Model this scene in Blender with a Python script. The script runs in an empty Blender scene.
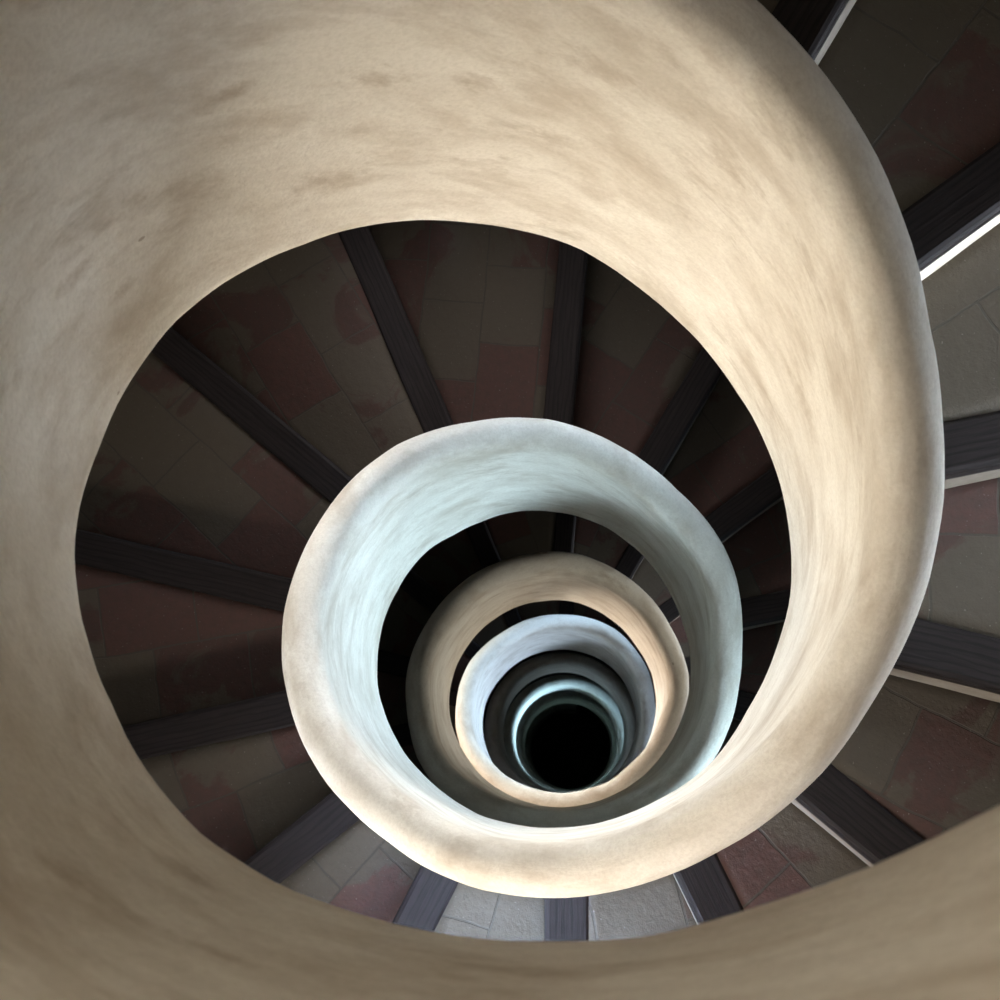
# Spiral staircase seen down its open well: plastered balustrade winding down, tiled treads with timber nosings.
import bpy, bmesh, math, random
from mathutils import Vector, Matrix, noise
random.seed(7)
C = bpy.context.scene.collection
PI = math.pi
R = 0.5                                   # well radius in metres
FPX, UN, VN, CX, CY, PITCH, ZL, HF, RO = [1500.0, 575.07817, 780.16357, 0.13622, -0.78529, 5.17406, -1.7586, -3.3468, 1.19362]
LR = [0.000,0.000,0.000,0.000,0.000,0.000,0.001,0.001,-0.002,-0.012,-0.024,-0.037,-0.048,-0.058,-0.063,-0.065,-0.065,-0.062,-0.051,-0.041,-0.025,-0.004,0.007,0.018,0.029,0.034,0.040,0.051,0.062,0.060,0.059,0.061,0.056,0.048,0.042,0.025,0.008,0.010,0.012,0.012,0.012,0.012,0.012,0.002,-0.009,-0.002,0.000,0.002,0.008,0.002,-0.010,-0.010,-0.014,-0.018,-0.017,-0.015,-0.010,-0.002,0.003,0.003,0.002,0.001,0.000,0.000,0.000,0.000,0.000,0.000,0.000,0.000,-0.000,-0.000,-0.000,-0.000,-0.000,-0.000,-0.000,-0.005,-0.020,-0.018,-0.012,-0.008,-0.008,-0.003,-0.008,-0.013,-0.015,-0.022,-0.035,-0.037,-0.023,-0.020,-0.022,-0.017,-0.012,-0.007,-0.001,-0.003,-0.001,0.002,0.005,0.011,0.012,0.008,0.004,0.005,0.009,0.016,0.013,0.004,-0.000,0.002,0.009,0.008,0.002,-0.006,-0.017,-0.016,-0.010,-0.004,0.009,0.007,0.006,0.010,0.009,0.006,0.011,0.010,0.004,-0.002,-0.004,-0.000,-0.001,-0.008,-0.009,0.000,0.007,0.005,-0.001,0.000,0.001,-0.001,-0.001,0.001,0.000,-0.001,-0.000,-0.000,-0.000,-0.000,-0.000,-0.000,-0.000,-0.000,-0.000,-0.000,-0.000,-0.000]
OR = [-0.000,-0.000,-0.000,-0.000,-0.000,-0.000,-0.000,-0.000,-0.000,-0.000,-0.000,-0.000,-0.000,-0.000,-0.000,-0.000,-0.000,-0.000,-0.000,-0.000,-0.000,-0.000,-0.000,-0.000,-0.000,-0.000,-0.000,-0.000,-0.000,-0.000,-0.000,-0.004,-0.009,-0.006,0.014,0.047,0.057,0.045,0.008,0.000,0.000,0.002,0.025,0.048,0.054,0.065,0.072,0.062,0.049,0.036,0.027,0.019,0.011,0.009,0.018,0.036,0.036,0.025,0.025,0.028,0.019,-0.005,-0.028,-0.042,-0.063,-0.079,-0.082,-0.084,-0.089,-0.089,-0.070,-0.076,-0.068,-0.042,-0.028,-0.002,0.043,0.056,0.040,0.033,0.034,0.036,0.039,0.043,0.043,0.031,0.013,0.005,0.006,0.002,-0.004,-0.006,0.001,0.013,0.018,0.013,0.021,0.044,0.043,0.022,0.010,0.003,0.000,0.000,0.000,0.000,0.002,0.021,0.033,0.030,0.019,0.000,-0.005,0.001,0.009,0.011,-0.005,-0.021,-0.024,-0.025,-0.014,-0.003,-0.007,-0.013,-0.001,0.011,0.007,0.000,-0.002,0.000,-0.000,-0.002,-0.003,-0.003,-0.003,-0.005,-0.005,0.004,0.010,0.006,0.003,-0.001,-0.005,-0.005,-0.004,-0.009,-0.005,0.001,-0.002,-0.011,-0.012,0.004,0.017,0.022,0.020,0.004,0.000,0.000]
G0 = -1480.0
ZCAM = 21.6                               # height of the eye above the shaft floor
HB = 1.35                                 # rail above the nosing line (in well radii)
HR = HF + PITCH                           # height of the balustrade from its lower edge
STEP = 360.0/14
TH_TOP, TH_BOT = 420.0, -2800.0           # the winding's ends for the lower edge

def tab(t, th):
    x = (th-G0)/10.0
    if x <= 0: return t[0]
    if x >= len(t)-1: return t[-1]
    i = int(x); f = x-i
    return t[i]*(1-f)+t[i+1]*f
def z_low(th): return ZCAM + R*(ZL + PITCH*(th+60)/360)        # lower edge of the balustrade
def z_tread(th): return z_low(th) + R*(HR-HB)                   # nosing line of the winding at unwrapped angle th

# ------------------------------------------------------------------ materials
def new_mat(name):
    m = bpy.data.materials.new(name); m.use_nodes = True
    nt = m.node_tree; nt.nodes.clear()
    out = nt.nodes.new('ShaderNodeOutputMaterial'); b = nt.nodes.new('ShaderNodeBsdfPrincipled')
    nt.links.new(b.outputs[0], out.inputs[0])
    return m, nt, b
def N(nt, t, **kw):
    n = nt.nodes.new(t)
    for k, v in kw.items():
        if k.startswith('i_'): n.inputs[k[2:].replace('_', ' ')].default_value = v
        else: setattr(n, k, v)
    return n
def L(nt, a, b): nt.links.new(a, b)
def ramp(nt, src, stops):
    r = nt.nodes.new('ShaderNodeValToRGB'); e = r.color_ramp.elements
    while len(e) < len(stops): e.new(0.5)
    for el, (p, c) in zip(e, stops):
        el.position = p; el.color = (c, c, c, 1) if isinstance(c, (int, float)) else (*c, 1)
    L(nt, src, r.inputs[0]); return r.outputs[0]
def mix(nt, f, a, b, mode='MIX'):
    n = nt.nodes.new('ShaderNodeMix'); n.data_type = 'RGBA'; n.blend_type = mode
    for idx, v in ((0, f), (6, a), (7, b)):
        if hasattr(v, 'is_output'): L(nt, v, n.inputs[idx])
        elif idx == 0: n.inputs[0].default_value = v
        else: n.inputs[idx].default_value = (*v, 1)
    return n.outputs[2]
def mapping(nt, src, scale, loc=(0, 0, 0), rot=(0, 0, 0)):
    m = N(nt, 'ShaderNodeMapping'); m.inputs['Scale'].default_value = scale
    m.inputs['Location'].default_value = loc; m.inputs['Rotation'].default_value = rot
    L(nt, src, m.inputs[0]); return m.outputs[0]
def noise_tex(nt, vec, scale, detail=4, rough=.55, dist=0.0):
    n = N(nt, 'ShaderNodeTexNoise'); n.inputs['Scale'].default_value = scale
    n.inputs['Detail'].default_value = detail; n.inputs['Roughness'].default_value = rough
    n.inputs['Distortion'].default_value = dist
    L(nt, vec, n.inputs['Vector']); return n.outputs['Fac']
def bump(nt, b, h, strength, dist):
    n = N(nt, 'ShaderNodeBump'); n.inputs['Strength'].default_value = strength; n.inputs['Distance'].default_value = dist
    L(nt, h, n.inputs['Height']); L(nt, n.outputs[0], b.inputs['Normal'])

STAINS = [(-2.009, 0.5, 0.026, 0.0075, 0.6), (-2.19, 0.498, 0.0252, 0.0148, 0.6), (-2.302, 0.518, 0.0222, 0.0127, 0.55), (-2.076, 0.195, 0.0418, 0.0199, 0.5), (-1.844, 0.35, 0.0196, 0.0105, 0.55), (-1.735, 0.302, 0.0223, 0.0116, 0.55), (-1.764, 0.192, 0.0145, 0.0086, 0.55), (-1.897, 0.314, 0.0242, 0.0173, 0.4), (-2.465, 0.707, 0.0475, 0.0197, 0.45), (-2.655, 0.715, 0.0297, 0.0175, 0.5), (-1.032, 0.373, 0.0289, 0.0103, 0.5), (-0.921, 0.333, 0.0312, 0.0074, 0.45), (-2.905, 0.413, 0.0363, 0.0161, 0.5), (-2.411, 0.406, 0.0359, 0.0149, 0.4)]
V0 = .2426                                 # where the lower edge falls on the plaster's own v coordinate
def plaster_mat():
    m, nt, b = new_mat('worn_limewash_plaster')
    uv = N(nt, 'ShaderNodeUVMap').outputs[0]
    obj = N(nt, 'ShaderNodeTexCoord').outputs['Object']
    streak = noise_tex(nt, mapping(nt, uv, (1.5, 2.0, 1), rot=(0, 0, .5)), 2.2, 9, .68, .3)
    blot = noise_tex(nt, mapping(nt, uv, (1.0, 1.55, 1), (3, 1, 0), (0, 0, .6)), 4.8, 9, .68, .25)
    smear = noise_tex(nt, mapping(nt, uv, (1.0, 2.0, 1), (1, 4, 0), (0, 0, .65)), 7.5, 9, .70, .3)
    where = noise_tex(nt, mapping(nt, uv, (1.0, 1.5, 1), (7, 2, 0)), 2.2, 3, .5)
    fine = noise_tex(nt, mapping(nt, uv, (3, 16, 1), (0, 7, 0), (0, 0, .1)), 4.0, 5, .65)
    grain = noise_tex(nt, obj, 140, 3, .7)
    col = mix(nt, ramp(nt, streak, ((.42, 0), (.72, .85))), (.82, .785, .72), (.58, .52, .445))
    col = mix(nt, ramp(nt, blot, ((.48, 0), (.72, .72))), col, (.44, .36, .275))
    col = mix(nt, mix(nt, ramp(nt, where, ((.45, 0), (.62, 1))), (0, 0, 0), ramp(nt, smear, ((.52, 0), (.74, .75)))), col, (.35, .275, .20))
    col = mix(nt, ramp(nt, fine, ((.60, 0), (.85, .25))), col, (.42, .36, .29))
    col = mix(nt, ramp(nt, grain, ((.3, .28), (.6, 0))), col, (.45, .40, .34))
    # old hand marks and damp stains, each at its own place on the wall: u, height above the lower edge, half length, half width, strength
    ragged = noise_tex(nt, uv, 26, 5, .7)
    for su, sv, sl, sw, st in STAINS:
        d = N(nt, 'ShaderNodeVectorMath', operation='SUBTRACT'); d.inputs[1].default_value = (su, sv+V0, 0); L(nt, uv, d.inputs[0])
        mp = N(nt, 'ShaderNodeMapping'); mp.vector_type = 'TEXTURE'; mp.inputs['Scale'].default_value = (sl*1.9, sw*2.3, 1)
        mp.inputs['Rotation'].default_value = (0, 0, -.35); L(nt, d.outputs[0], mp.inputs[0])
        ln = N(nt, 'ShaderNodeVectorMath', operation='LENGTH'); L(nt, mp.outputs[0], ln.inputs[0])
        ad = N(nt, 'ShaderNodeMath', operation='MULTIPLY_ADD'); ad.inputs[1].default_value = 3.4; ad.inputs[2].default_value = -1.6
        L(nt, ragged, ad.inputs[0])
        su2 = N(nt, 'ShaderNodeMath', operation='ADD'); L(nt, ad.outputs[0], su2.inputs[0]); L(nt, ln.outputs['Value'], su2.inputs[1])
        col = mix(nt, ramp(nt, su2.outputs[0], ((.1, st*.8), (1.0, 0))), col, (.34, .255, .17))
    # small rust and dirt specks
    v = N(nt, 'ShaderNodeTexVoronoi'); v.inputs['Scale'].default_value = 5.5
    L(nt, mapping(nt, uv, (1, 1.6, 1)), v.inputs['Vector'])
    sp = N(nt, 'ShaderNodeMath', operation='LESS_THAN'); sp.inputs[1].default_value = .035
    L(nt, v.outputs['Distance'], sp.inputs[0])
    pick = N(nt, 'ShaderNodeSeparateColor'); L(nt, v.outputs['Color'], pick.inputs[0])
    sel = N(nt, 'ShaderNodeMath', operation='GREATER_THAN'); sel.inputs[1].default_value = .72; L(nt, pick.outputs[0], sel.inputs[0])
    mu = N(nt, 'ShaderNodeMath', operation='MULTIPLY'); L(nt, sp.outputs[0], mu.inputs[0]); L(nt, sel.outputs[0], mu.inputs[1])
    m2 = N(nt, 'ShaderNodeMath', operation='MULTIPLY'); m2.inputs[1].default_value = .55; L(nt, mu.outputs[0], m2.inputs[0])
    col = mix(nt, m2.outputs[0], col, (.22, .15, .09))
    L(nt, col, b.inputs['Base Color'])
    b.inputs['Roughness'].default_value = .82
    b.inputs['Specular IOR Level'].default_value = .25
    h = N(nt, 'ShaderNodeMath', operation='ADD'); L(nt, grain, h.inputs[0]); L(nt, fine, h.inputs[1])
    h2 = N(nt, 'ShaderNodeMath', operation='ADD'); L(nt, h.outputs[0], h2.inputs[0])
    bl = noise_tex(nt, mapping(nt, uv, (4, 9, 1)), 2.5, 4, .6)
    mm = N(nt, 'ShaderNodeMath', operation='MULTIPLY'); mm.inputs[1].default_value = 3.0; L(nt, bl, mm.inputs[0]); L(nt, mm.outputs[0], h2.inputs[1])
    bump(nt, b, h2.outputs[0], .22, .005)
    return m

def tile_mat():
    m, nt, b = new_mat('worn_terracotta_tiles_and_cement')
    uv = N(nt, 'ShaderNodeUVMap').outputs[0]
    info = N(nt, 'ShaderNodeObjectInfo')
    warp = N(nt, 'ShaderNodeVectorMath', operation='ADD')
    nz = N(nt, 'ShaderNodeTexNoise'); nz.inputs['Scale'].default_value = 9; L(nt, uv, nz.inputs['Vector'])
    sc = N(nt, 'ShaderNodeVectorMath', operation='SCALE'); sc.inputs['Scale'].default_value = .018; L(nt, nz.outputs['Color'], sc.inputs[0])
    L(nt, uv, warp.inputs[0]); L(nt, sc.outputs[0], warp.inputs[1])
    br = N(nt, 'ShaderNodeTexBrick', offset=.5, squash=1.0)
    br.inputs['Scale'].default_value = 1; br.inputs['Mortar Size'].default_value = .003; br.inputs['Mortar Smooth'].default_value = .3
    br.inputs['Brick Width'].default_value = .27; br.inputs['Row Height'].default_value = .20; br.inputs['Bias'].default_value = 0
    br.inputs['Color1'].default_value = (1, 1, 1, 1); br.inputs['Color2'].default_value = (0, 0, 0, 1); br.inputs['Mortar'].default_value = (.5, .5, .5, 1)
    L(nt, warp.outputs[0], br.inputs['Vector'])
    big = noise_tex(nt, uv, 3.6, 6, .6, .8)
    fine = noise_tex(nt, uv, 38, 5, .7)
    red = mix(nt, br.outputs['Color'], (.125, .068, .060), (.092, .058, .053))
    red = mix(nt, ramp(nt, fine, ((.35, .5), (.65, 0))), red, (.06, .046, .04))
    cem = mix(nt, fine, (.082, .069, .054), (.130, .112, .090))
    # cement patches: where the tiles have worn or been made good
    s = N(nt, 'ShaderNodeMath', operation='MULTIPLY_ADD'); s.inputs[1].default_value = .42
    bw = N(nt, 'ShaderNodeRGBToBW'); L(nt, br.outputs['Color'], bw.inputs[0]); L(nt, bw.outputs[0], s.inputs[0]); L(nt, big, s.inputs[2])
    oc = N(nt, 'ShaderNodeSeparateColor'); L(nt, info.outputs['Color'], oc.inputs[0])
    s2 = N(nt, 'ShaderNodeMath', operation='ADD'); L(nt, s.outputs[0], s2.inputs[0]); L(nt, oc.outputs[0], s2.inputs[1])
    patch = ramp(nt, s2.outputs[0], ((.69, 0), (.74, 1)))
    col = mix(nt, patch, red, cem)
    col = mix(nt, br.outputs['Fac'], col, (.085, .076, .064))
    fl = noise_tex(nt, uv, 150, 2, .5)
    col = mix(nt, ramp(nt, fl, ((.69, 0), (.75, .9))), col, (.22, .20, .18))  # pale flecks painted in as the treads' sparkle
    L(nt, col, b.inputs['Base Color'])
    L(nt, ramp(nt, fine, ((.3, .55), (.7, .85))), b.inputs['Roughness'])
    b.inputs['Specular IOR Level'].default_value = .3
    inv = N(nt, 'ShaderNodeMath', operation='MULTIPLY_ADD'); inv.inputs[1].default_value = -1.2
    L(nt, br.outputs['Fac'], inv.inputs[0]); L(nt, fine, inv.inputs[2])
    ad = N(nt, 'ShaderNodeMath', operation='ADD'); L(nt, inv.outputs[0], ad.inputs[0]); L(nt, big, ad.inputs[1])
    bump(nt, b, ad.outputs[0], .6, .006)
    return m

def wood_mat():
    m, nt, b = new_mat('dark_oiled_timber')
    obj = N(nt, 'ShaderNodeUVMap').outputs[0]
    g = noise_tex(nt, mapping(nt, obj, (2.0, 38, 1)), 3, 6, .65, .6)
    w = N(nt, 'ShaderNodeTexWave', wave_type='BANDS', bands_direction='Y')
    w.inputs['Scale'].default_value = 7; w.inputs['Distortion'].default_value = 6; w.inputs['Detail'].default_value = 3; w.inputs['Detail Scale'].default_value = 1.2
    L(nt, mapping(nt, obj, (.7, 3, 1)), w.inputs['Vector'])
    col = mix(nt, g, (.008, .007, .009), (.044, .036, .036))
    col = mix(nt, ramp(nt, w.outputs['Fac'], ((.0, .55), (.35, 0))), col, (.010, .009, .010))
    L(nt, col, b.inputs['Base Color']); b.inputs['Roughness'].default_value = .6
    b.inputs['Specular IOR Level'].default_value = .2
    bump(nt, b, g, .5, .003)
    return m

def riser_mat():
    m, nt, b = new_mat('plastered_riser')
    obj = N(nt, 'ShaderNodeTexCoord').outputs['Object']
    g = noise_tex(nt, obj, 9, 6, .65)
    info = N(nt, 'ShaderNodeObjectInfo')
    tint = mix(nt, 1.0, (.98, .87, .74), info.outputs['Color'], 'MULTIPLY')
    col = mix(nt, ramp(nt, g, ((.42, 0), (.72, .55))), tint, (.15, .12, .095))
    L(nt, col, b.inputs['Base Color']); b.inputs['Roughness'].default_value = .85
    bump(nt, b, g, .4, .004)
    return m

def simple_mat(name, c1, c2, scale, rough, emit=None, strength=0):
    m, nt, b = new_mat(name)
    g = noise_tex(nt, N(nt, 'ShaderNodeTexCoord').outputs['Object'], scale, 5, .6)
    L(nt, mix(nt, g, c1, c2), b.inputs['Base Color']); b.inputs['Roughness'].default_value = rough
    if emit:
        b.inputs['Emission Color'].default_value = (*emit, 1); b.inputs['Emission Strength'].default_value = strength
    return m

M_PL = plaster_mat(); M_TI = tile_mat(); M_WO = wood_mat(); M_RI = riser_mat()
M_WALL = simple_mat('rough_wall_plaster', (.14, .12, .10), (.20, .175, .145), 3, .9)
M_SOF = simple_mat('smoked_soffit_plaster', (.10, .085, .07), (.16, .14, .115), 3, .9)
M_FLOOR = simple_mat('dark_flagstone', (.03, .03, .03), (.06, .055, .05), 5, .8)
M_FRAME = simple_mat('grey_window_timber', (.12, .10, .08), (.2, .17, .14), 12, .6)
M_SKY = simple_mat('daylight_glass', (.1, .1, .1), (.12, .12, .12), 4, .2, (.72, .84, 1.0), .5)

# ------------------------------------------------------------------ mesh helpers
def link(name, me, mat, parent=None):
    o = bpy.data.objects.new(name, me); C.objects.link(o); me.materials.append(mat)
    if parent: o.parent = parent
    return o
def from_bm(bm, name, mat, parent=None, smooth=False):
    me = bpy.data.meshes.new(name); bm.to_mesh(me); bm.free()
    if smooth:
        for p in me.polygons: p.use_smooth = True
    return link(name, me, mat, parent)

# ------------------------------------------------------------------ the balustrade
WALL = RO-1.0
CAPC = HR-0.03; CAPH = 0.125                # centre and half height of the rounded top
def prof_point(th, s):
    """Profile of the plastered string and balustrade at unwrapped angle th (of the lower edge). s -> (r, z) in well radii."""
    lo = tab(LR, th)
    tr = th+360                              # rails are tabulated by their own winding angle
    hi = tab(OR, tr)
    r, z = s
    t = max(0, min(1, z/HR)); k = t*t*(3-2*t)
    return r+lo*(1-k)+hi*k, z
def build_profile():
    P = []                                   # from outer foot round underneath, up the inner face, over the cap, down outside
    P += [(RO-.0, .34), (RO-.0, .12), (RO-.015, .03), (RO-.05, .0), (1.05, .0), (1.015, .006), (1.002, .022), (1.0, .05)]
    for i in range(1, 17): P.append((1.0+.012*math.sin(PI*i/17), .05+(CAPC-.22-.05)*i/16))
    seam = len(P)-1
    P.append((1.006, CAPC-.15)); P.append((1.003, CAPC-.07))
    mid = 1.0+WALL/2; hw = WALL/2
    for i in range(0, 15):
        a = PI-PI*i/14
        P.append((mid+hw*math.cos(a), CAPC+CAPH*math.sin(a)**.9))
    P += [(RO-.004, CAPC-.1), (RO-.012, CAPC-.25)]
    seam2 = len(P)-1
    P += [(RO-.012, 1.1), (RO-.012, .8), (RO-.01, .5), (RO, .34)]
    return P, seam, seam2
PROF, SEAM, SEAM2 = build_profile()
def sweep(idx, closed_ends=True):
    dth = 2.5
    n = int((TH_TOP-TH_BOT)/dth)+1
    verts = []; uvs = []
    arc = [0]
    for i in range(1, len(PROF)):
        arc.append(arc[-1]+math.dist(PROF[i], PROF[i-1])*R)
    for a in range(n):
        th = TH_BOT+a*dth
        c, s = math.cos(math.radians(th)), math.sin(math.radians(th))
        zz = z_low(th)
        for j in idx:
            r, z = prof_point(th, PROF[j])
            p = Vector((math.radians(th)*1.1, z*.8, 0))
            wob = .007*noise.noise(p*2.2)+.0035*noise.noise(p*6.5+Vector((5, 1, 2)))
            wz = .010*noise.noise(Vector((math.radians(th)*1.9, 3.1, 0)))
            rr = (r+wob)*R
            verts.append((rr*c, rr*s, zz+(z+wz)*R))
            uvs.append((math.radians(th)*R, arc[j]))
    m = len(idx); faces = []
    for a in range(n-1):
        for j in range(m-1):
            b0 = a*m+j
            faces.append((b0, b0+m, b0+m+1, b0+1))
    return verts, faces, uvs
def normals_of(full_idx):
    v, f, u = sweep(full_idx)
    me = bpy.data.meshes.new('tmp'); me.from_pydata(v, [], f); me.update()
    nn = [tuple(x.vector) for x in me.vertex_normals]
    bpy.data.meshes.remove(me); return nn
full = list(range(len(PROF)))
NRM = normals_of(full)
def helix_mesh(name, idx, parent):
    v, f, u = sweep(idx)
    me = bpy.data.meshes.new(name); me.from_pydata(v, [], f)
    uvl = me.uv_layers.new(name='UVMap')
    for lp in me.loops: uvl.data[lp.index].uv = u[lp.vertex_index]
    for p in me.polygons: p.use_smooth = True
    m, F = len(idx), len(full)
    me.normals_split_custom_set_from_vertices([NRM[(i//m)*F+idx[i % m]] for i in range(len(v))])
    return link(name, me, M_PL, parent)
bal = bpy.data.objects.new('spiral_balustrade', None); C.objects.link(bal); bal.location = (0, 0, 0)
bal['label'] = 'cream plastered parapet winding down around the open well in ever smaller rings'
bal['category'] = 'balustrade'
pa = helix_mesh('parapet', list(range(SEAM2, len(PROF)-1))+list(range(0, SEAM+1)), bal)
cop = helix_mesh('coping', list(range(SEAM, SEAM2+1)), bal)

# ------------------------------------------------------------------ steps
RISE = PITCH*R/14
RIN, ROUT = R*(RO-.03), R*3.58
BW, BT = .098, .056                           # nosing board width and thickness
def tread_mesh(seed, nxt):
    rnd = random.Random(seed)
    bm = bmesh.new(); uvl = bm.loops.layers.uv.new('UVMap')
    nr, na = 10, 8
    ang1 = math.radians(nxt+1.2)
    rot = math.radians(STEP*.5+rnd.choice((0, 0, 12, -12))+rnd.uniform(-5, 5)); ox, oy = rnd.uniform(0, 5), rnd.uniform(0, 5)
    top = []
    for i in range(nr+1):
        r = RIN+(ROUT-RIN)*i/nr
        a0 = math.asin((BW-.004)/r); row = []
        for j in range(na+1):
            a = a0+(ang1-a0)*j/na
            z = -.006+.004*noise.noise(Vector((r*5, a*6, seed)))
            row.append(bm.verts.new((r*math.cos(a), r*math.sin(a), z)))
        top.append(row)
    low = [[bm.verts.new((v.co.x, v.co.y, -.032)) for v in row] for row in top]
    def uvset(f):
        for lp in f.loops:
            x, y = lp.vert.co.x, lp.vert.co.y
            lp[uvl].uv = (x*math.cos(rot)+y*math.sin(rot)+ox, -x*math.sin(rot)+y*math.cos(rot)+oy)
    for i in range(nr):
        for j in range(na):
            f = bm.faces.new((top[i][j], top[i+1][j], top[i+1][j+1], top[i][j+1])); f.smooth = True; uvset(f)
            f = bm.faces.new((low[i][j], low[i][j+1], low[i+1][j+1], low[i+1][j])); uvset(f)
    ring_t = top[0]+[r[-1] for r in top[1:]]+top[-1][-2::-1]+[r[0] for r in top[-2:0:-1]]
    ring_l = low[0]+[r[-1] for r in low[1:]]+low[-1][-2::-1]+[r[0] for r in low[-2:0:-1]]
    k = len(ring_t)
    for i in range(k):
        f = bm.faces.new((ring_t[i], ring_t[(i+1) % k], ring_l[(i+1) % k], ring_l[i])); uvset(f)
    bmesh.ops.recalc_face_normals(bm, faces=bm.faces)
    return bm
def board_mesh(seed):
    rnd = random.Random(seed+999)
    bm = bmesh.new(); uvl = bm.loops.layers.uv.new('UVMap')
    n = 16; sect = [(0, -BT), (0, -.012), (.004, -.004), (.012, 0), (BW-.006, 0), (BW, -.004), (BW, -BT)]
    rows = []; ox = rnd.uniform(0, 9); oy = rnd.uniform(0, 9)
    for i in range(n+1):
        x = RIN+(ROUT-RIN)*i/n
        w = .0035*noise.noise(Vector((x*4, seed*3.3, 0))); zz = .0025*noise.noise(Vector((x*5, seed*1.7, 4)))
        rows.append([bm.verts.new((x, y+w*(1 if y < .05 else .8), z+zz)) for y, z in sect])
    m = len(sect)
    def uvset(f):
        for lp in f.loops:
            c = lp.vert.co; lp[uvl].uv = (c.x+ox, c.y+c.z+oy)
    for i in range(n):
        for j in range(m):
            a, b = j, (j+1) % m
            f = bm.faces.new((rows[i][a], rows[i+1][a], rows[i+1][b], rows[i][b])); uvset(f)
    for r in (rows[0], rows[-1]): uvset(bm.faces.new(r))
    bmesh.ops.recalc_face_normals(bm, faces=bm.faces)
    return bm
def riser_mesh(seed):
    bm = bmesh.new(); n = 14
    rows = []
    for i in range(n+1):
        x = RIN+(ROUT-RIN)*i/n
        w = .002+.003*noise.noise(Vector((x*6, seed*2.1, 9)))
        rows.append([bm.verts.new((x, y, z)) for y, z in ((w, -RISE-.012), (w, -BT), (.05, -BT), (.05, -RISE-.012))])
    for i in range(n):
        for j in range(4):
            bm.faces.new((rows[i][j], rows[i+1][j], rows[i+1][(j+1) % 4], rows[i][(j+1) % 4]))
    for r in (rows[0], rows[-1]): bm.faces.new(r)
    bmesh.ops.recalc_face_normals(bm, faces=bm.faces)
    return bm
# measured nosing angles of the first winding; the pattern repeats every 14 steps
NOSE = [59.3, 35.9, 11.6, -14.6, -40.0, -64.8, -90.2, -116.9, -142.1, -167.6, -193.2, -220.1, -246.9, -275.4]
def nose(k):                                  # k = 0 is the step at the upper right, counting down
    q, r = divmod(k, 14); return NOSE[r]-360*q
LABELS = {}
LABELS = {
 -3: 'tiled step out of frame above the topmost dark step, third one up', -2: 'tiled step out of frame above the topmost dark step, second one up',
 -1: 'tiled step just out of frame above the topmost dark step',
 0: 'topmost step in view, nearly black, in the upper right corner beside the parapet',
 1: 'unlit dark brown step with black grained nosing and brilliant white riser, right of parapet',
 2: 'dusty grey daylit step just below the brilliant white riser, right of parapet',
 3: 'dim reddish grey step below the daylit grey one, with broad dark nosing, right edge',
 4: 'dark brown tiled step at lower right, between two pale tan risers',
 5: 'red tiled step at lower right between the pale riser and the near parapet curve',
 6: 'grey brown step slice under the lowest curve of the lit parapet, right of bottom centre',
 7: 'pale worn grey step under the lit parapet curve, left of bottom centre, bluish nosing',
 8: 'bluish half lit step at lower left where light meets shadow on the nosing',
 9: 'shaded brown step with a red patch, just above the half lit bluish step, left',
 10: 'brown tiled step on the left, between the two dark nosings level with the blue ring',
 11: 'large step left of the blue ring with red diagonal tiles speckled white',
 12: 'large red speckled step at upper left of the gap, above the blue ring',
 13: 'reddish step with cement edge directly above the top of the blue ring',
 14: 'dark red step above the blue ring, first right of the upright black nosing',
 15: 'dark brown step at upper right of the blue ring, beside the cream parapet edge',
 16: 'very dark step right of the blue ring, second below the dark brown one',
 17: 'black narrow step right of the blue ring, just above the lowest sliver',
 18: 'tiny dark sliver of step where blue ring meets cream parapet, lower right',
 23: 'dark step sliver at lower left between blue ring and tan ring',
 24: 'dark narrow step left of the tan ring, second up from the gap end',
 25: 'dark step at left of the tan ring, beside its upper left curve',
 26: 'dark step at upper left above the tan ring, left of the topmost one',
 27: 'dark step straight above the top of the tan ring, left of the upright nosing',
 28: 'dark step above the tan ring, right of its upright nosing with thin light riser',
 29: 'dim step at upper right of the tan ring, below a pale riser strip',
 30: 'small grey step right of the tan ring, below the short bright riser',
 31: 'last thin sliver of step right of the tan ring, under the blue ring',
 38: 'dark sliver of step at lower left between tan ring and lavender ring',
 39: 'dark little step at left between tan ring and lavender ring, second up',
 40: 'dark little step at upper left above the lavender ring',
 41: 'dark little step straight above the top of the lavender ring',
 42: 'dark little step above the lavender ring, first right of its top',
 43: 'dark little step at upper right above the lavender ring',
 44: 'last dark sliver of step at right between tan ring and lavender ring',
 52: 'leftmost black step sliver in the thin gap inside the lavender ring',
 53: 'second black step sliver from the left in the thin gap inside the lavender ring',
 54: 'third black step sliver from the left in the thin gap inside the lavender ring',
 55: 'black step sliver at the very top of the thin gap inside the lavender ring',
 56: 'black step sliver right of the top in the thin gap inside the lavender ring',
 57: 'rightmost black step sliver in the thin gap inside the lavender ring'}

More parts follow.
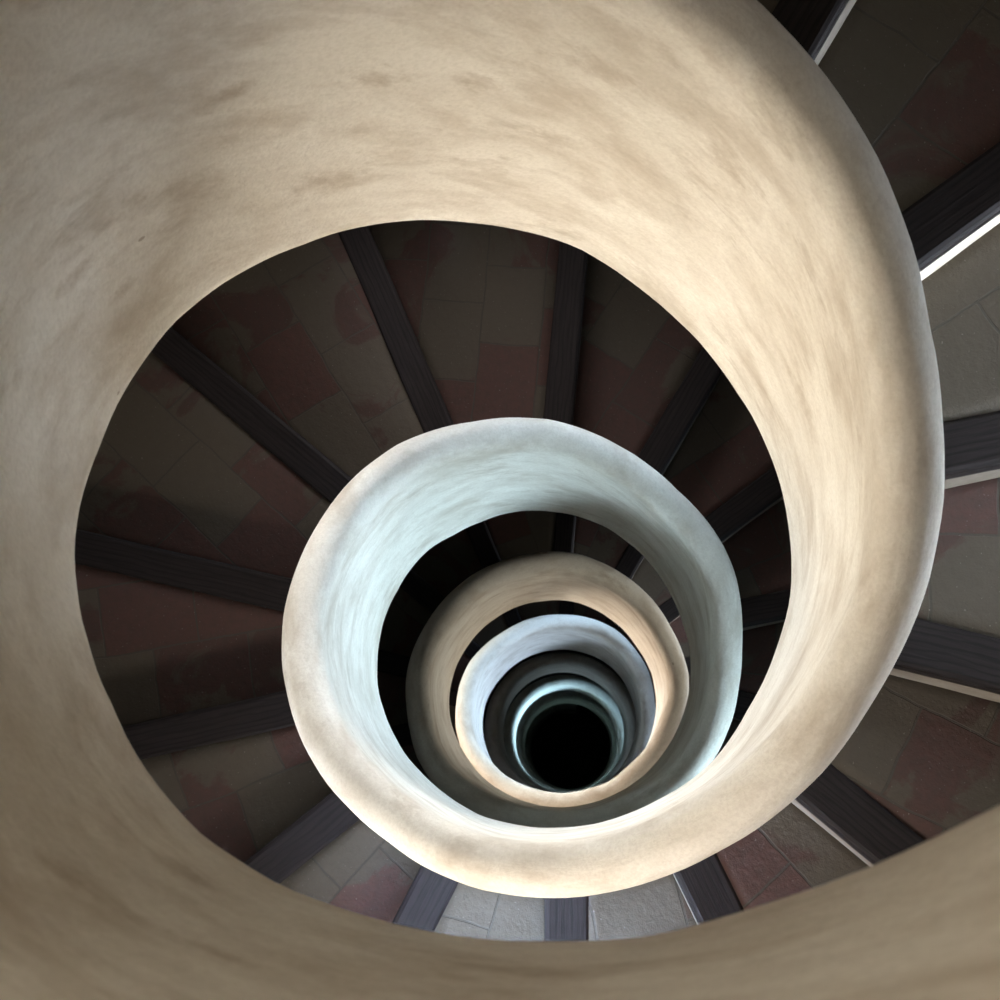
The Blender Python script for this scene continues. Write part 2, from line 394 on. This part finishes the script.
FIRST, LAST = -3, 58
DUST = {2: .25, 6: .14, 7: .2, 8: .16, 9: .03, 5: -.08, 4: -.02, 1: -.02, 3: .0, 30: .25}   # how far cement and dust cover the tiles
RISER_TONE = {0: .35, 1: .9, 2: .3, 3: .34, 4: .34, 5: .32, 15: .3, 16: .3, 28: .35, 29: .8}   # paler tone on these risers, the rest stay dark
for k in range(FIRST, LAST):
    th = nose(k); nxt = nose(k-1)-th
    e = bpy.data.objects.new('stair_step', None); C.objects.link(e)
    e.location = (0, 0, z_tread(th)); e.rotation_euler = (0, 0, math.radians(th))
    # z_tread() follows the lower edge one winding up: rails and treads carry their own winding angle
    e.location.z = ZCAM+R*(ZL+HF-HB+PITCH*(th+60)/360)
    e['label'] = LABELS.get(k, 'tiled stair step with dark timber nosing hidden behind the winding parapet')
    e['category'] = 'stair step'; e['group'] = 'tiled steps of the spiral staircase'
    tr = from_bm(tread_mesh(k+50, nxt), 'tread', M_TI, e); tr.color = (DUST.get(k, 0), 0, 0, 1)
    from_bm(board_mesh(k+50), 'nosing_board', M_WO, e)
    ri = from_bm(riser_mesh(k+50), 'riser', M_RI, e); w = RISER_TONE.get(k, .10); ri.color = (w, w, w, 1)

# ------------------------------------------------------------------ the setting
def soffit():
    bm = bmesh.new(); dth = 5.0; rows = []
    n = int((TH_TOP-TH_BOT)/dth)
    for a in range(n+1):
        th = TH_BOT+a*dth; c, s = math.cos(math.radians(th)), math.sin(math.radians(th)); z = z_low(th)-R*.012
        rows.append([bm.verts.new((r*R*c, r*R*s, z+dz*R)) for r, dz in ((1.12, 0), (2.3, 0), (3.6, 0), (3.6, .045), (1.12, .045))])
    for a in range(n):
        for j in range(5):
            bm.faces.new((rows[a][j], rows[a+1][j], rows[a+1][(j+1) % 5], rows[a][(j+1) % 5]))
    bm.faces.new(rows[0]); bm.faces.new(rows[-1])
    bmesh.ops.recalc_face_normals(bm, faces=bm.faces)
    return bm
so = from_bm(soffit(), 'ceiling_soffit', M_SOF); so['kind'] = 'structure'; so['label'] = 'plastered underside of the winding stair'

# windows, all unseen, several added as fill: unwrapped winding angle, sill and head above the tread there
ZTOP = ZCAM+R*6.2
def z_step(th): return ZCAM+R*(ZL+HF-HB+PITCH*(th+60)/360)
WINDOWS = [
 dict(th=335.0, sill=0.6, head=1.5, lights=[(175, 1.0, -0.6, 540, (1.0, 0.957, 0.86), 2.4)]),  # added as fill for the near upper wall
 dict(th=2.0, sill=0.1, head=0.48, lights=[(24, 1.6, -0.12, 10.5, (0.8, 0.9, 1.0), 1.4)]),
 dict(th=-112.0, sill=0.45, head=0.85, lights=[(-100, 1.4, -0.62, 17, (0.52, 0.7, 1.0), 0.8)]),
 dict(th=-90.0, sill=0.95, head=1.65, lights=[(-195, 0.8, -1.5, 12.77, (1.0, 0.89, 0.78), 1.9)]),
 dict(th=-128.0, sill=0.6, head=1.4, lights=[(-128, 0, 0.05, 14.5, (1.0, 0.93, 0.83), 2.2), (30, 1, 0.7, 3.84, (1.0, 0.81, 0.53), 1.0)]),
 dict(th=-180.0, sill=0.6, head=1.4, lights=[(0, 1, 0.5, 1.04, (1.0, 0.94, 0.64), 1.3)]),
 dict(th=-236.0, sill=0.85, head=1.65, lights=[(-75, 1.0, 0.2, 7.12, (1.0, 0.99, 0.97), 0.95)]),  # added, its narrow beam brightens the parapet's bottom curve
 dict(th=-264.0, sill=0.6, head=1.2, lights=[(-268, 1.7, -0.6, 5.8, (1.0, 0.92, 0.88), 2.0)]),  # added to lift the treads above the blue ring
 dict(th=-318.0, sill=0.85, head=1.65, lights=[(-160, 1.0, 0.2, 6.2, (0.6, 0.81, 1.0), 1.0)]),
 dict(th=-405.0, sill=0.45, head=1.3, lights=[(-546, 1.0, 0.45, 12.5, (0.62, 0.86, 1.0), 1.15)]),
 dict(th=-695.0, sill=0.1, head=0.48, lights=[(-688, 1.4, -0.12, 5.0, (0.8, 0.9, 1.0), 1.4)]),
 dict(th=-722.0, sill=0.95, head=1.65, lights=[(-540, 1, 0, 3.0, (1.0, 0.95, 0.79), 1.3)]),  # added to light the left of the tan ring
 dict(th=-812.0, sill=0.95, head=1.65, lights=[(-915, 0.8, -1.5, 9, (1.0, 0.84, 0.64), 1.9)]),
 dict(th=-900.0, sill=0.6, head=1.4, lights=[(-720, 1, 0.5, 9.5, (1, 0.77, 0.57), 1.2)]),
 dict(th=-956.0, sill=0.85, head=1.65, lights=[(-795, 1.0, 0.2, 7.05, (0.87, 0.98, 1.0), 0.95)]),  # added, brightens the bottom curve two turns lower
 dict(th=-1038.0, sill=0.85, head=1.65, lights=[(-880, 1.0, 0.2, 8.95, (0.5, 0.73, 1.0), 1.0)]),
 dict(th=-1125.0, sill=0.45, head=1.3, lights=[(-1266, 1, 0.45, 6.74, (0.54, 0.73, 1.0), 0.85)]),
 dict(th=-1540.0, sill=0.6, head=1.4, lights=[(-1540, 0, 0.05, 3, (0.63, 0.85, 1.0), 2.0)]),  # added fill for the dark ring
 dict(th=-1845.0, sill=0.45, head=1.3, lights=[(-1986, 1, 0.45, 17, (0.46, 0.78, 1.0), 0.85)]),
 dict(th=-2240.0, sill=.55, head=1.45, lights=[(-2400, 1, .15, 1.3, (.50, .95, .9), 2.0)])]  # added to bring out the last ring around the hole
RW = R*3.6
def wall():
    bm = bmesh.new(); na = 120; da = 360/na
    zs = sorted(set([0, ZTOP]+[round(z, 3) for w in WINDOWS for z in (w['z0'], w['z1'])]))
    vs = [[bm.verts.new((RW*math.cos(math.radians(a*da)), RW*math.sin(math.radians(a*da)), z)) for a in range(na)] for z in zs]
    for i in range(len(zs)-1):
        zm = (zs[i]+zs[i+1])/2
        for a in range(na):
            am = (a+.5)*da
            if any(w['z0'] < zm < w['z1'] and abs((am-w['th']+180) % 360-180) < 12 for w in WINDOWS): continue
            bm.faces.new((vs[i][a], vs[i][(a+1) % na], vs[i+1][(a+1) % na], vs[i+1][a]))
    return bm
for w in WINDOWS:
    z = z_step(w['th']); w['z0'], w['z1'] = round(z+w['sill'], 3), round(z+w['head'], 3)
wo = from_bm(wall(), 'wall_outer', M_WALL, smooth=True); wo['kind'] = 'structure'; wo['label'] = 'round outer wall of the stair tower'
def disc(z, r):
    bm = bmesh.new(); bmesh.ops.create_circle(bm, cap_ends=True, segments=96, radius=r)
    for v in bm.verts: v.co.z = z
    return bm
fl = from_bm(disc(0, RW+.3), 'floor', M_FLOOR); fl['kind'] = 'structure'; fl['label'] = 'dark stone floor at the foot of the well'
ce = from_bm(disc(ZTOP, RW+.3), 'ceiling', M_WALL); ce['kind'] = 'structure'; ce['label'] = 'plaster ceiling over the stair tower'
def box(bm, x0, x1, y0, y1, z0, z1):
    v = [bm.verts.new((x, y, z)) for x in (x0, x1) for y in (y0, y1) for z in (z0, z1)]
    for q in ((0, 1, 3, 2), (4, 6, 7, 5), (0, 4, 5, 1), (2, 3, 7, 6), (0, 2, 6, 4), (1, 5, 7, 3)): bm.faces.new([v[i] for i in q])
def area(name, th, r, z, target, size, energy, color, spread=PI):
    l = bpy.data.lights.new(name, 'AREA'); l.shape = 'RECTANGLE'; l.size, l.size_y = size; l.energy = energy; l.color = color; l.spread = spread
    o = bpy.data.objects.new(name, l); C.objects.link(o)
    a = math.radians(th); o.location = (r*math.cos(a), r*math.sin(a), z)
    o.rotation_euler = (Vector(target)-o.location).to_track_quat('-Z', 'Y').to_euler()
    return o
for i, w in enumerate(WINDOWS):
    hw = RW*math.sin(math.radians(12)); h = w['z1']-w['z0']
    e = bpy.data.objects.new('window_%d' % (i+1), None); C.objects.link(e); e['kind'] = 'structure'
    e['label'] = 'unseen deep-set window placed to light the stair tower'
    e.location = (0, 0, w['z0']); e.rotation_euler = (0, 0, math.radians(w['th']))
    bm = bmesh.new(); x0 = RW*math.cos(math.radians(12))-.004; x1 = x0+.35
    box(bm, x0, x1, -hw-.05, -hw, -.05, h+.05); box(bm, x0, x1, hw, hw+.05, -.05, h+.05)
    box(bm, x0, x1, -hw, hw, -.05, 0); box(bm, x0, x1, -hw, hw, h, h+.05)
    from_bm(bm, 'window_reveal', M_WALL, e)
    bm = bmesh.new(); xf = x1-.06
    for y in (-hw, -.015, hw-.04): box(bm, xf, xf+.04, y, y+.04, 0, h)
    for z in (0, h/2-.02, h-.04): box(bm, xf, xf+.04, -hw, hw, z, z+.04)
    from_bm(bm, 'window_frame', M_FRAME, e)
    bm = bmesh.new(); box(bm, x1-.012, x1, -hw, hw, 0, h)
    from_bm(bm, 'window_pane', M_SKY, e)
    zc = (w['z0']+w['z1'])/2
    for j, (ta, tr, dz, en, col, sp) in enumerate(w['lights']):
        t = math.radians(ta)
        area('daylight_and_fill', w['th'], x1-.08, zc, (tr*R*math.cos(t), tr*R*math.sin(t), zc+dz), (2*hw*.95, h*.95), en, col, sp)  # some of these lamps are fill behind added windows

#@@EXTRA@@

world = bpy.data.worlds.new('World'); bpy.context.scene.world = world; world.use_nodes = True
world.node_tree.nodes['Background'].inputs[0].default_value = (.55, .7, 1, 1)
world.node_tree.nodes['Background'].inputs[1].default_value = .3

# ------------------------------------------------------------------ camera
cam = bpy.data.cameras.new('Camera'); co = bpy.data.objects.new('Camera', cam); C.objects.link(co)
cam.sensor_fit = 'HORIZONTAL'; cam.sensor_width = 36; cam.lens = 36*FPX/1000
n = Vector(((UN-500)/FPX, -(VN-500)/FPX, -1)).normalized()      # straight down, in the camera's own axes
zw = -n; xw = Vector((1, 0, 0)); xw = (xw-zw*xw.dot(zw)).normalized(); yw = zw.cross(xw)
B = Matrix((xw, yw, zw))                                        # camera axes -> world axes
co.matrix_world = Matrix.Translation((CX*R, CY*R, ZCAM)) @ B.to_4x4()
cam.clip_start = .02; cam.clip_end = 100
cam.dof.use_dof = True; cam.dof.focus_distance = 3.2; cam.dof.aperture_fstop = 14
sc = bpy.context.scene; sc.camera = co
sc.view_settings.view_transform = 'Standard'; sc.view_settings.look = 'None'
sc.view_settings.exposure = 0.13; sc.view_settings.gamma = 1.0; sc.view_settings.use_curve_mapping = False
